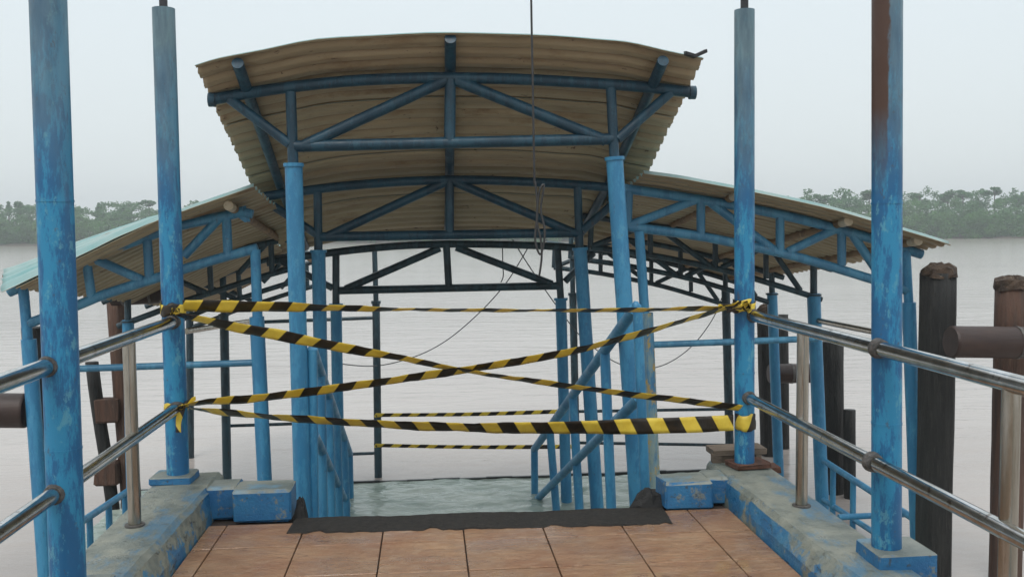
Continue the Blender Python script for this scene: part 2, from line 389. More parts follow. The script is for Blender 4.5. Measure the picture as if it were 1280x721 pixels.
for i in range(NB):
    for k in range(4):
        a = i*5+k; bf.append((a, a+5, a+6, a+1))
tag(obj('far_bank_ground', bv, bf, M['mud']), kind='structure')

# ------------------------------------------------------------------ forest on the far bank
def m_leaf():
    t = NT('foliage')
    a = t.n.new('ShaderNodeAttribute'); a.attribute_name = 'tint'
    n = t.noise(t.mapped((1, 1, 1)), 0.4, 3)
    c = t.mix(a.outputs['Fac'], (0.05, 0.16, 0.065), (0.115, 0.26, 0.07))
    c = t.mix(t.ramp(n, 0.35, 0.7, 0, 0.5), c, (0.075, 0.16, 0.055))
    t.done(c, 0.6, 0, 0.2)
    tr = t.n.new('ShaderNodeBsdfTranslucent'); t.link(c, tr.inputs['Color'])
    mx = t.n.new('ShaderNodeMixShader'); mx.inputs[0].default_value = 0.35
    t.link(t.b.outputs[0], mx.inputs[1]); t.link(tr.outputs[0], mx.inputs[2]); t.link(mx.outputs[0], t.out.inputs['Surface'])
    return t.m
M['leaf'] = m_leaf()
M['trunk'] = simple('bark', (0.10, 0.085, 0.065), (0.06, 0.05, 0.04), 3, 0.85, (3, 3, 0.5))
rng = np.random.default_rng(11)
def leaf_cloud(centres, radii, counts, size, tints):
    """many small leaf-clump quads spread through the volume of crowns; returns verts, tint per quad"""
    V = []; T = []
    for c, r, n, tn in zip(centres, radii, counts, tints):
        d = rng.normal(size=(n, 3)); d /= np.linalg.norm(d, axis=1, keepdims=True)
        rr = rng.random((n, 1))**0.45
        p = np.array(c) + d*rr*np.array(r)
        a = rng.normal(size=(n, 3)); a /= np.linalg.norm(a, axis=1, keepdims=True)
        b = np.cross(a, rng.normal(size=(n, 3))); b /= np.linalg.norm(b, axis=1, keepdims=True)
        s = size*rng.uniform(0.5, 1.2, (n, 1))
        q = np.stack([p-a*s-b*s*0.6, p+a*s-b*s*0.6, p+a*s*0.8+b*s*0.6, p-a*s*0.8+b*s*0.6], 1)
        V.append(q.reshape(-1, 3)); T.append(np.clip(tn + rng.normal(0, 0.14, n), 0, 1))
    return np.concatenate(V), np.concatenate(T)
def leaf_object(name, V, T, parent=None, loc=None):
    o0 = origin_of(parent) if parent is not None else Vector((0, 0, 0))
    V = V - np.array(o0); n = len(V)//4
    me = bpy.data.meshes.new(name); me.vertices.add(len(V)); me.vertices.foreach_set('co', V.astype(np.float32).ravel())
    me.loops.add(n*4); me.loops.foreach_set('vertex_index', np.arange(n*4, dtype=np.int32))
    me.polygons.add(n); me.polygons.foreach_set('loop_start', np.arange(0, n*4, 4, dtype=np.int32))
    me.polygons.foreach_set('loop_total', np.full(n, 4, dtype=np.int32))
    at = me.attributes.new('tint', 'FLOAT', 'FACE'); at.data.foreach_set('value', T.astype(np.float32))
    me.materials.append(M['leaf']); me.update(); me.validate()
    o = bpy.data.objects.new(name, me); col.objects.link(o)
    if parent is not None: o.parent = parent
    return o
cs, rr_, cn, tn = [], [], [], []
trunks = MB()
SPAN = (SR-SL).length
def canopy_height(s):                         # bank profile: the wood stands higher on the right
    u = s/SPAN
    return 9.4 + 0.5*math.sin(u*9+0.6) + 0.9*max(0, min(1, (u-0.75)/0.12))
for row, (d0, d1, hs, step) in enumerate(((1, 4, 0.48, 1.8), (4, 9, 0.70, 2.0), (9, 16, 0.88, 2.2), (16, 30, 1.0, 2.0))):
    s = -70.0
    while s < SPAN+70:
        u = s/SPAN
        if -0.28 < u < 1.28:
            h = canopy_height(s)*hs*rs.uniform(0.84, 1.10); d = rs.uniform(d0, d1)
            b = shore(s, d, WATER)
            for k in range(5):
                rx = rs.uniform(1.1, 2.0)
                cs.append((b.x+rs.uniform(-1.4, 1.4), b.y+rs.uniform(-1.4, 1.4), WATER+h*(0.14+0.2*k)+rs.uniform(-.5, .4)))
                big = rs.random() < .25; rr_.append((rx*(1.3 if big else .85), rx, rs.uniform(0.6, 1.5))); cn.append(110 if big else 60)
                tn.append((0.75, 0.55, 0.36, 0.28)[row] + rs.uniform(-0.18, 0.2))
        s += step*rs.uniform(0.6, 1.3)
V, T = leaf_cloud(cs, rr_, [int(q*1.5) for q in cn], 0.23, tn)
fo = leaf_object('riverside_forest', V, T)
tag(fo, 'dense hazy green mangrove wood along the far river bank', 'forest', None, 'stuff')
# trees that stand out above the wood
def tall_tree(px, ptop, kind, label, d=16):
    base = PZ(px, 305, WATER); sh = base-SL; s = sh.dot(sdx)
    b = shore(s, d, WATER+0.9)
    # slide along the bank so that the trunk stands at the pixel column
    for _ in range(4):
        s += (px-px_of(b)[0])*b.y/F; b = shore(s, d, WATER+0.9)
    top = P(px, ptop, b.y).z; h = top-b.z
    t = root('tall_tree', b, label, 'tree', 'tall trees standing out of the far wood')
    rt = random.Random(int(px*7))
    lean = rt.uniform(-.3, .3)
    tip = b+Vector((lean, 0, h*0.95))
    mb = MB().tube([b, b+Vector((lean*.4, 0, h*.5)), tip], [0.28, 0.2, 0.07], 7)
    for k in range(5):
        z = rt.uniform(.62, .88); a = rt.uniform(0, 6.3); L = rt.uniform(.8, 1.6)
        p0 = b+Vector((lean*z, 0, h*z)); mb.tube([p0, p0+Vector((math.cos(a)*L, math.sin(a)*L, .7))], [.09, .04], 5)
    mb.build('trunk', M['trunk'], t)
    C_, R_, N_, T_ = [], [], [], []
    if kind == 'umbrella':
        for k in range(7):
            a = rt.uniform(0, 6.3); L = rt.uniform(.3, 1.9); z = h-rt.uniform(.3, 1.7)
            C_.append(tip*0+b+Vector((lean+math.cos(a)*L, math.sin(a)*L, z))); R_.append((1.0, 1.0, .32)); N_.append(70); T_.append(.15)
    elif kind == 'round':
        for k in range(7):
            a = rt.uniform(0, 6.3); L = rt.uniform(0, 1.5); z = h-rt.uniform(.5, 2.4)
            C_.append(b+Vector((lean+math.cos(a)*L, math.sin(a)*L, z))); R_.append((.95, .95, .7)); N_.append(80); T_.append(.2)
    else:
        for k in range(6):
            z = h-.3-k*.55; w = .35+.22*k
            C_.append(b+Vector((lean, 0, z))); R_.append((w, w, .4)); N_.append(50); T_.append(.15)
    V, T = leaf_cloud(C_, R_, N_, 0.26, T_); leaf_object('crown', V, T, t)
for px, pt, k, lab in ((1243, 234, 'umbrella', 'tallest flat crowned tree with layered tufts rising clear of the far wood'),
                       (1204, 236, 'umbrella', 'thin bare stemmed tree with small flat crown beside the tallest far tree'),
                       (1221, 247, 'spire', 'small pointed dark tree between the two flat crowned far trees'),
                       (1184, 238, 'round', 'broad rounded treetop next to the thin bare stemmed far tree'),
                       (1150, 241, 'round', 'rounded treetop on the far bank just beyond the tarred pile'),
                       (1085, 236, 'round', 'high rounded treetop on the far bank behind the rust streaked post'),
                       (1030, 241, 'umbrella', 'flat spreading treetop over the far wood above the right shelter roof'),
                       (1056, 243, 'spire', 'pointed treetop in the far wood above the right shelter roof'),
                       (1120, 244, 'spire', 'pointed treetop in the far wood just beside the rust streaked post'),
                       (1270, 244, 'round', 'rounded treetop on the far bank above the brown broken pile'),
                       (12, 253, 'spire', 'narrow pointed treetop of the far wood left of the tall near post'),
                       (27, 252, 'round', 'rounded pair of treetops beside the tall near post on the far bank'),
                       (125, 254, 'spire', 'narrow treetop of the far wood above the teal shelter roof edge'),
                       (157, 255, 'round', 'low rounded treetop of the far wood above the teal shelter roof edge'),
                       (188, 249, 'umbrella', 'flat spreading treetop of the far wood behind the tape post')):
    tall_tree(px, pt, k, lab)

# ------------------------------------------------------------------ the deck
FL, FR = PZ(259, 654, 0), PZ(915, 636, 0)      # inner floor corners at the far end
XL = (PZ(259, 654, 0).x + PZ(215, 721, 0).x)/2
XR = (PZ(915, 636, 0).x + PZ(1003, 721, 0).x)/2
Y_END = 4.98                                   # seaward edge of the deck
Y_BACK = -2.4
BLX, BRX = PZ(364, 653, 0).x, PZ(831, 637, 0).x
deck = tag(MB().box(((XL+XR)/2, (Y_END+Y_BACK)/2, -0.19), (XR-XL+0.9, Y_END-Y_BACK, 0.345)).box(((XL-.45+BLX)/2, (Y_END+5.46)/2, -.19), (BLX-XL+.45, 5.46-Y_END, .344)).box(((XR+.45+BRX)/2, (Y_END+5.46)/2, -.19), (XR+.45-BRX, 5.46-Y_END, .344)).build('deck', M['grout'], loc=((XL+XR)/2, 0, -0.36)), 'reddish brown stamped tile walkway of the jetty, wet and worn', None, None, 'structure')
# tiles: 40 cm lanes, joints measured from the photograph
lane0 = PZ(579, 660, 0).x
lanes = [lane0 + 0.402*k for k in range(-8, 8)]
edges_x = [XL+0.004] + [x for x in lanes if XL+0.06 < x < XR-0.06] + [XR-0.004]
row0 = PZ(820, 703, 0).y
edges_y = []
y = row0
while y < Y_END-0.1: edges_y.append(y); y += 0.415
edges_y.append(Y_END-0.012)
y = row0-0.415
while y > Y_BACK: edges_y.insert(0, y); y -= 0.415
rt = random.Random(3)
for j in range(len(edges_y)-1):
    for i in range(len(edges_x)-1):
        x0, x1, y0, y1 = edges_x[i], edges_x[i+1], edges_y[j], edges_y[j+1]
        gx, gy = 0.0032, 0.0042
        mb = MB().box(((x0+x1)/2, (y0+y1)/2, -0.010+rt.uniform(-.0015, .0015)), (x1-x0-2*gx, y1-y0-2*gy, 0.022), 0, 0, None, 0.0025)
        mb.build('tile', M['tile'], deck)

# kerbs with their end blocks
KH = 0.17
def kerb_z(Y, kh): return kh-.012*(5.1-Y) if Y < 5.1 else kh
def kerb(name, sign, xin, label, block_px, recess_px, width, KH):
    rk = random.Random(8+sign)
    t = root(name, (xin+sign*width/2, Y_END, 0), label, 'kerb')
    # long beam: uneven cross sections along the deck
    v = []; f = []; n = 46
    y0, y1 = Y_BACK, 5.44
    for i in range(n+1):
        y = y0+(y1-y0)*i/n
        j = lambda a=.005: rk.uniform(-a, a)
        kz = max(.10, kerb_z(y, KH)); g = min(.05, max(0, .03*(5.1-y)))
        sec = [(xin, -0.02), (xin+sign*(.006+j(.003)), 0.05), (xin+sign*(0.014+g+j()), kz-.024+j(.004)), (xin+sign*(0.036+g+j()), kz+j(.003)), (xin+sign*(width-.03), kz-.004+j(.003)), (xin+sign*width, kz-.03), (xin+sign*width, -0.32)]
        v += [Vector((a, y, b)) for a, b in sec]
    m = 7
    for i in range(n):
        for k in range(m-1):
            a = i*m+k; q = (a, a+m, a+m+1, a+1)
            f.append(q if sign > 0 else tuple(reversed(q)))
    ca = tuple(range(m)); cb = tuple(n*m+k for k in range(m))
    f.append(ca if sign < 0 else tuple(reversed(ca))); f.append(cb if sign > 0 else tuple(reversed(cb)))
    obj('kerb_beam', v, f, M['kerb'], t, False)
    # end blocks across the deck end
    (bx0, bx1, byb), (rx0, rx1, ryb) = block_px, recess_px
    a = PZ(bx0, byb, 0); b = PZ(bx1, byb, 0); y = (a.y+b.y)/2
    MB().box(((a.x+b.x)/2, y+.11, KH/2+.002), (abs(b.x-a.x), .22, KH+.006), 0, .004, rk, .012).build('end_block', M['block'], t)
    c = PZ(rx0, ryb, 0); d = PZ(rx1, ryb, 0)
    xa, xb = (min(a.x, b.x), xin) if sign < 0 else (max(a.x, b.x), xin)
    lo, hi = min(xa, xb), max(xa, xb)
    if sign < 0: lo, hi = xin-.03, min(a.x, b.x)+.01
    else: lo, hi = max(a.x, b.x)-.01, xin+.03
    MB().box(((lo+hi)/2, y+.19, KH/2-.002), (hi-lo, .19, KH+.004), 0, .003, rk, .010).build('recessed_block', M['block'], t)
    return t
kerb('kerb', -1, XL, 'blue and grey concrete kerb beside the brown wooden pile, paint peeling off', (291, 364, 653), (250, 290, 646), 0.36, .165)
kerb('kerb', 1, XR, 'blue painted concrete kerb under the wooden trestle, chipped with black scars', (831, 893, 637), (893, 915, 634), 0.36, .142)

# bitumen strip over the threshold, ragged along its near edge
rg = random.Random(21)
A, B, C_, D_ = PZ(358, 665, 0.01), PZ(841, 653, 0.01), PZ(370, 648, .01), PZ(829, 634, .01)
v = []; f = []; n = 60
for i in range(n+1):
    u = i/n
    a = A.lerp(B, u); b = C_.lerp(D_, u)
    rag = (rg.uniform(-.006, .012) + (.030 if .20 < ((u*3.3) % 1) < .32 else 0)) if 0 < i < n else 0
    a = a + Vector((0, rag, 0)); b = Vector((b.x, max(b.y+.02, Y_END+rg.uniform(-.006, .006)), b.z))
    lift = .006 + .003*math.sin(u*17) + rg.uniform(-.0015, .002)
    mid = a.lerp(b, .5)
    v += [Vector((a.x, a.y, .0005)), Vector((a.x, a.y+.004, lift)), Vector((mid.x, mid.y, lift+.003+rg.uniform(-.004, .004))), Vector((b.x, b.y, lift+.001)), Vector((b.x, Y_END+.012, -.06))]
for i in range(n):
    for k in range(4):
        a = i*5+k; f.append((a, a+5, a+6, a+1))
f += [(0, 1, 2, 3, 4), tuple(n*5+k for k in (4, 3, 2, 1, 0))]
st = obj('threshold_strip', v, f, M['mat'], loc=((A.x+B.x)/2, A.y, 0))
tag(st, 'ragged black bitumen strip across the end of the tiled walkway', 'strip')
def lump(name, c, size, seed, mat, label, cat):
    r_ = random.Random(seed); mb = MB()
    v = []; f = []; n = 9
    levels = [(0, 1.0), (.35, 1.0), (.65, .85), (.9, .55), (1.0, .25)]
    for z, s in levels:
        for k in range(n):
            a = 2*math.pi*k/n
            q = s*r_.uniform(.8, 1.15)
            v.append(Vector((c[0]+math.cos(a)*size[0]/2*q, c[1]+math.sin(a)*size[1]/2*q, c[2]+size[2]*(z+r_.uniform(-.07, .07)*(z > 0)))))
    for i in range(len(levels)-1):
        for k in range(n): f.append((i*n+k, i*n+(k+1) % n, (i+1)*n+(k+1) % n, (i+1)*n+k))
    f += [tuple(reversed(range(n))), tuple((len(levels)-1)*n+k for k in range(n))]
    o = obj(name, v, f, mat, loc=c); return tag(o, label, cat)
p = P(803, 634, 5.2); lump('concrete_lump', (p.x, 5.06, -0.12), (.25, .12, .205), 4, M['rubble'], 'broken black lump of concrete beside the blue end block, under the stair column', 'rubble')
p = P(381, 645, 5.2); lump('concrete_lump', (p.x, 5.05, -0.12), (.08, .09, .225), 9, M['rubble'], 'small black broken stub at the corner of the bitumen strip', 'rubble')

# ------------------------------------------------------------------ posts on the kerbs
def post(label, x_px, Yp, top_px, w, foot_z, mat, block=None, rod=None, plate=False, group='blue pipe posts along the kerbs'):
    (xa, ya), (xb, yb) = x_px
    a, b = P(xa, ya, Yp), P(xb, yb, Yp)
    top = P(xa+(xb-xa)*(top_px-ya)/(yb-ya), top_px, Yp)
    foot = down_to(a, b, foot_z)
    t = root('pipe_post', foot, label, 'post', group)
    r = rad(w, Yp)
    n = 9
    MB().tube([foot.lerp(top, i/n) for i in range(n+1)], r, 24).build('pipe', mat, t)
    for hz_ in (.52, 1.42):
        c = foot.lerp(top, hz_/(top-foot).length); ax = (top-foot).normalized()
        MB().tube([c-ax*.004, c+ax*.004], r+.0016, 24).build('weld_seam', mat, t)
    if block: MB().box((foot.x+block[3], foot.y, foot_z-block[2]/2+.004), (block[0], block[1], block[2]), 0, .003, random.Random(2), .008).build('base_block', M['block'], t)
    if rod: tube('rod', [top-Vector((0, 0, .03)), top+Vector((0, 0, rod))], rad(10, Yp), M['rod'], t, 12)
    if plate: MB().box((foot.x+.02, foot.y, foot_z-.006), (.21, .16, .03), .2, .006, random.Random(6), .006).build('base_plate', M['rusty'], t)
    return t, foot, top
Y1L, Y1R, Y2 = 3.60, 3.76, 5.28
post('tall blue pipe post in front of the teal roofed shelter, steel rails ringed onto it', ((60, 0), (85, 721)), Y1L, -330, 42, KH+.03, M['post'], (.26, .26, .07, 0))
post('tall blue pipe post with brown rust streak down its upper side, on big blue block', ((1109, 0), (1108, 690)), Y1R, -330, 38, .178, M['post_rusty'], (.245, .23, .12, .04))
_, f2l, t2l = post('blue pipe post on square block, thin rod on top, tape knotted round it twice', ((204, 0), (222.5, 590)), Y2, 11, 26.5, .20, M['post'], (.22, .19, .045, -.02), 1.1)
_, f2r, t2r = post('blue pipe post on rusted foot plate by the wooden trestle', ((930.5, 0), (930.5, 580)), Y2, 13, 25.5, .165, M['post'], None, 1.1, True)

# ------------------------------------------------------------------ stainless railings
def railing(sign, top_px, low_px, bal_px, bal2_Y, posts_px, label):
    a = P(*top_px, Y2-.02); b = P(*low_px, Y2-.02)
    t = root('steel_railing', (a.x, Y2, KH), label, 'railing')
    for q in (a, b):
        tube('rail', [q, Vector((q.x, 3.7, q.z)), Vector((q.x, -1.2, q.z))], .031 if q is a else .029, M['steel'], t, 16)
    for Yb, x in ((bal_px, 0), (bal2_Y, 0)):
        mb = MB().tube([(a.x+sign*.005, Yb, kerb_z(Yb, .165 if sign < 0 else .142)-.015), (a.x+sign*.005, Yb, a.z-.005)], .029, 16)
        bo = mb.build('baluster', M['steel_dull'], t)
        MB().tube([(a.x+sign*.005, Yb, kerb_z(Yb, .165 if sign < 0 else .142)-.01), (a.x+sign*.005, Yb, kerb_z(Yb, .165 if sign < 0 else .142)+.006)], .045, 14).build('foot_disc', M['flange'], bo)
    for (Yp, zz) in posts_px:
        for q in (a, b):
            s = Vector((q.x, Yp-.062, q.z))
            MB().tube([s+Vector((0, -.012, 0)), s+Vector((0, .03, 0))], [.036, .043], 14).build('weld_ring', M['flange'], t)
    return a, b
railing(-1, (217, 402), (222, 509), 4.50, 2.9, ((Y1L, 0), (Y2, 0)), 'shiny stainless pipe railing on the kerb beside the brown wooden pile')
railing(1, (939, 394), (934, 496), 4.52, 2.84, ((Y1R, 0), (Y2, 0)), 'shiny stainless pipe railing on the kerb beside the thick tarred pile')

# ================================================================== STAIR CANOPY
STAIR_Y0, STAIR_SLOPE = Y_END+.02, 0.40
def stair_z(Y): return max(WATER-.25, -0.12-(Y-STAIR_Y0)*STAIR_SLOPE)
can = root('stair_canopy', (P(563, 300, 6.2).x, 6.2, WATER), 'blue pipe stair canopy with arched rusty corrugated roof stepping down to the river', 'canopy')
FR_ = [
 dict(Y=6.20, chord=[(262,125),(340,112),(430,102),(500,98.5),(563,97.5),(640,99),(720,103),(800,108.5),(868,116)], cw=14,
      tie=((368,183),(766,174)), tw=14.5, king=((563,98),(562,180)), kw=14, diag=(((558,100),(376,184)),((569,100.5),(757,176))), dw=14.5,
      strut=(((287,124),(362,180)),((838,116),(772,174))), sw=12.5, thin=(((363.3,115),(366.5,207)),((763.5,110),(768,198))), nw=13,
      thick=(((367,205),(378,610)),((768,197),(796,610))), kwid=21.5),
 dict(Y=7.63, chord=[(308,249),(400,236),(480,228.5),(563,225),(640,226.5),(722,231),(803,239)], cw=11.5,
      tie=((400,296),(723,291)), tw=12, king=((562,226),(562,292)), kw=11, diag=(((558,227),(406,297)),((567,227),(717,291))), dw=11.5,
      strut=(((330,250),(396,293)),((785,239),(728,288))), sw=10.5, thin=(((397,240),(398,315)),((722,234),(724.5,313))), nw=10.5,
      thick=(((398,313),(404,610)),((725,310),(745.5,620))), kwid=17),
 dict(Y=8.92, chord=[(335,327),(420,315),(490,308),(560,305),(640,306),(700,308.5),(757,313)], cw=9.5,
      tie=((424,363),(700,357)), tw=10, king=((558,306),(561,360)), kw=9, diag=(((550,310),(432,361)),((570,309),(690,355))), dw=9.5,
      strut=(((352,327),(416,360)),((742,316),(706,352))), sw=8.5, thin=(((420,319),(420,383)),((697,312.5),(701,375))), nw=9,
      thick=(((420,380),(424,610)),((701,373),(708,620))), kwid=14)]
for d in FR_:
    Y = d['Y']; q = lambda p: P(p[0], p[1], Y)
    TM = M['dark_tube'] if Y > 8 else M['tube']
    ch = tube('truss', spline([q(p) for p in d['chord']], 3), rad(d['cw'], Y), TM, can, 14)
    ch['label'] = 'arched top pipe of a canopy truss'
    for e_ in (d['chord'][0], d['chord'][-1]):
        s = 1 if e_ is d['chord'][-1] else -1
        MB().tube([q(e_)-Vector((s*.035, 0, 0)), q(e_)+Vector((s*.006, 0, 0))], rad(d['cw']+3, Y), 14).build('end_cap', TM, ch)
    tube('tie', [q(p) for p in d['tie']], rad(d['tw'], Y), TM, ch)
    tube('king_post', [q(p) for p in d['king']], rad(d['kw'], Y), TM, ch)
    for g in d['diag']: tube('diagonal', [q(p) for p in g], rad(d['dw'], Y), TM, ch)
    for g in d['strut']: tube('knee_brace', [q(p) for p in g], rad(d['sw'], Y), TM, ch)
    for g, k in zip(d['thin'], d['thick']):
        a, b = q(k[0]), q(k[1]); foot = down_to(a, b, stair_z(Y)-.05)
        c = MB().tube([a.lerp(foot, i/5) for i in range(6)], rad(d['kwid'], Y), 20).build('column', M['column'], can)
        tube('neck', [q(p) for p in g], rad(d['nw'], Y), TM, c)
        ax = (foot-a).normalized()
        MB().tube([a-ax*.004, a+ax*.018], rad(d['kwid']+3.5, Y), 20).build('collar', M['column'], c)
pur = [[(297,79,5.90),(350,231.5,7.63),(382,309,9.0)], [(563,48,5.90),(562,212,7.63),(560,295,9.0)], [(829,76,5.90),(765,223,7.63),(722,299,9.0)]]
for pl in pur:
    pts = [P(*x) for x in pl]
    tube('purlin', pts, rad(14.5, 5.9), M['tube'], can)
# roof: ribs run across the gangway along the arch
def roof_sheet(name, front, back, ribs, amp, parent, seed, u0=0.0, u1=1.0, per=8, tilt=0.0, ragged=0.0):
    """corrugated sheet between two profile curves (same number of points), from share u0 to u1 of the way back"""
    r_ = random.Random(seed); n = max(6, int(ribs*per)); v = []; f = []; m = len(front)
    for i in range(n+1):
        s = i/n; u = u0+(u1-u0)*s
        for k in range(m):
            p = front[k].lerp(back[k], u)
            ph = (s*ribs) % 1.0
            w = max(0.0, min(1.0, (0.26-abs(ph-0.5))/0.12))*2.6-0.6
            z = amp*w + tilt*(s-.5) + .0015*math.sin(k*1.1+seed)
            v.append(p+Vector((0, 0, z)))
    if ragged:
        for i in range(n+1):
            for k, s in ((0, -1), (m-1, 1)):
                v[i*m+k] += Vector((s*r_.uniform(-ragged, ragged*.4), 0, 0))
    for i in range(n):
        for k in range(m-1):
            a = i*m+k; f.append((a, a+1, a+m+1, a+m))
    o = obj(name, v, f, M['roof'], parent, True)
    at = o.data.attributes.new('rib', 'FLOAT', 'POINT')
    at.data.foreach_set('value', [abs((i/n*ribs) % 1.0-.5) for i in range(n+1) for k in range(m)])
    md = o.modifiers.new('thickness', 'SOLIDIFY'); md.thickness = .003; md.offset = 0
    return o
def curve_at(pts, Y, k=3): return spline([P(a, b, Y) for a, b in pts], k)
prof = curve_at([(243,81),(275,72),(330,61),(397,48.5),(480,43),(563,40.5),(660,42.5),(740,48),(782,51.5),(830,62),(880,72)], 5.88, 3)
cen0 = P(563, 40.5, 5.88); cen1 = P(560, 287, 9.05)
def back_prof():
    out = []
    for p in prof:
        q = p + (cen1-cen0); q.x = cen1.x+(p.x-cen0.x)*1.01; out.append(q)
    return out
bprof = back_prof()
NS = 4
for i in range(NS):
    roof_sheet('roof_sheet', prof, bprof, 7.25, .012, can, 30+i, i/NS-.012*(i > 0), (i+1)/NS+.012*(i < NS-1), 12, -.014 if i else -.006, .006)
# bent scrap of sheet at the torn corner
a, b, c = P(856, 66, 5.85), P(868, 70, 5.83), P(882, 63.5, 5.8)
v = []; 
for p_, w in ((a, .03), (b, .035), (c, .03)):
    v += [p_+Vector((0, -w, .004)), p_+Vector((0, w, .012)), p_+Vector((.004, w, -.012)), p_+Vector((.004, -w, -.016))]
f = [(0, 1, 2, 3), (11, 10, 9, 8)]
for i in range(2):
    for k in range(4): f.append((i*4+k, (i+1)*4+k, (i+1)*4+(k+1) % 4, i*4+(k+1) % 4))
obj('bent_flashing', v, f, M['rod'], can, False)

# staircase under the canopy
sx0, sx1 = P(376, 500, 6.2).x-.05, P(786, 500, 6.2).x+.02
stz = root('staircase', ((sx0+sx1)/2, STAIR_Y0, WATER), 'concrete stair with blue pipe handrails going down into the flooded landing', 'staircase')
k = 0
while True:
    y = STAIR_Y0+.30*k; z = stair_z(y)
    MB().box(((sx0+sx1)/2, y+.16, z-.2), (sx1-sx0, .34, .4)).build('step', M['platform'], stz)
    k += 1
    if z < WATER-.2 or k > 14: break
def hand_rails(top, low, bal, r, cols):
    a, b = P(*top[0]), P(*top[1]); c, d = P(*low[0]), P(*low[1])
    tr = tube('handrail', [a, b], r, M['column'], stz, 14); tube('lower_rail', [c, d], r*.92, M['column'], stz, 14)
    tube('newel', [b, Vector((b.x, b.y, stair_z(b.y)-.05))], r*.95, M['column'], stz, 12)
    for x in bal:
        best = min((abs(px_of(a.lerp(b, i/400))[0]-x), i) for i in range(401))[1]
        p = a.lerp(b, best/400)
        q = P(x+(8 if x > 600 else 3), 632, p.y); q.y = p.y
        foot = down_to(p, q, stair_z(p.y)-.05)
        tube('baluster', [p, foot], r*.95, M['column'], stz, 12)
    return a, b
hand_rails([(793,386,5.68),(668,561,9.3)], [(799,497,5.68),(668,627,9.3)], (687, 716, 756), .037, None)
_a, _b, _c, _d = P(375,394,5.62), P(437,567,9.3), P(378,512,5.62), P(437,637,9.3)
_e, _g = px_of(_a.lerp(_b, .165)), px_of(_c.lerp(_d, .165))
hand_rails([(*_e,_a.lerp(_b, .165).y),(437,567,9.3)], [(*_g,_c.lerp(_d, .165).y),(437,637,9.3)], (389, 401, 411, 421, 430), .034, None)
# rail-end post with rounded head beside the stair
a = P(797, 388, 5.66); b = P(806, 602, 5.66); ft = down_to(a, b, stair_z(5.66)-.05)
pe = root('rail_end_post', ft, 'short blue round headed post where the stair handrail starts', 'post')
MB().tube([ft, a, a+Vector((-.006, 0, .022)), a+Vector((-.016, 0, .042)), a+Vector((-.024, 0, .05))], [.030, .030, .029, .022, .010], 16).build('pipe', M['column'], pe)

# ================================================================== LANDING AND SIDE SHELTERS
# landing slab, awash
EL, ERt = PZ(440, 603.5, WATER+.02), PZ(890, 587.5, WATER+.02)
plat_y = (EL.y+ERt.y)/2
XPL, XPR = -3.0, 3.6
tag(MB().box(((XPL+XPR)/2, (5.9+plat_y)/2, WATER-.22), (XPR-XPL, plat_y-5.9, .26)).build('landing_slab', M['platform'], loc=(0, 7, WATER-.35)), 'sunken concrete landing under clear rippled flood water', None, None, 'structure')
fw = grid_sheet('flood_water', XPL+.02, XPR-.02, 5.92, plat_y-.02, WATER+.02, M['flood'], 190, 210)
from mathutils import noise as mnoise
for vv in fw.data.vertices:
    x, y = vv.co.x, vv.co.y
    vv.co.z += .024*mnoise.noise((x*2.6+y*.7, y*6.5, 1.3)) + .010*mnoise.noise((x*7, y*15, 4.1))
fw.data.polygons.foreach_set('use_smooth', [True]*len(fw.data.polygons))
rr2 = random.Random(4); mb = MB()
for i in range(24):
    x0 = XPL+(XPR-XPL)*i/24; x1 = XPL+(XPR-XPL)*(i+1)/24
    ya, yb = (EL.y+(ERt.y-EL.y)*(x-EL.x)/(ERt.x-EL.x) for x in (x0, x1))
    mb.box(((x0+x1)/2, (ya+yb)/2+rr2.uniform(-.01, .01), WATER-.03), (x1-x0-.001, .035, .12+rr2.uniform(0, .02)))
le = mb.build('landing_kerb', M['edge'], loc=(0, plat_y, WATER)); tag(le, 'low wet black rim along the river side of the flooded landing', 'rim')

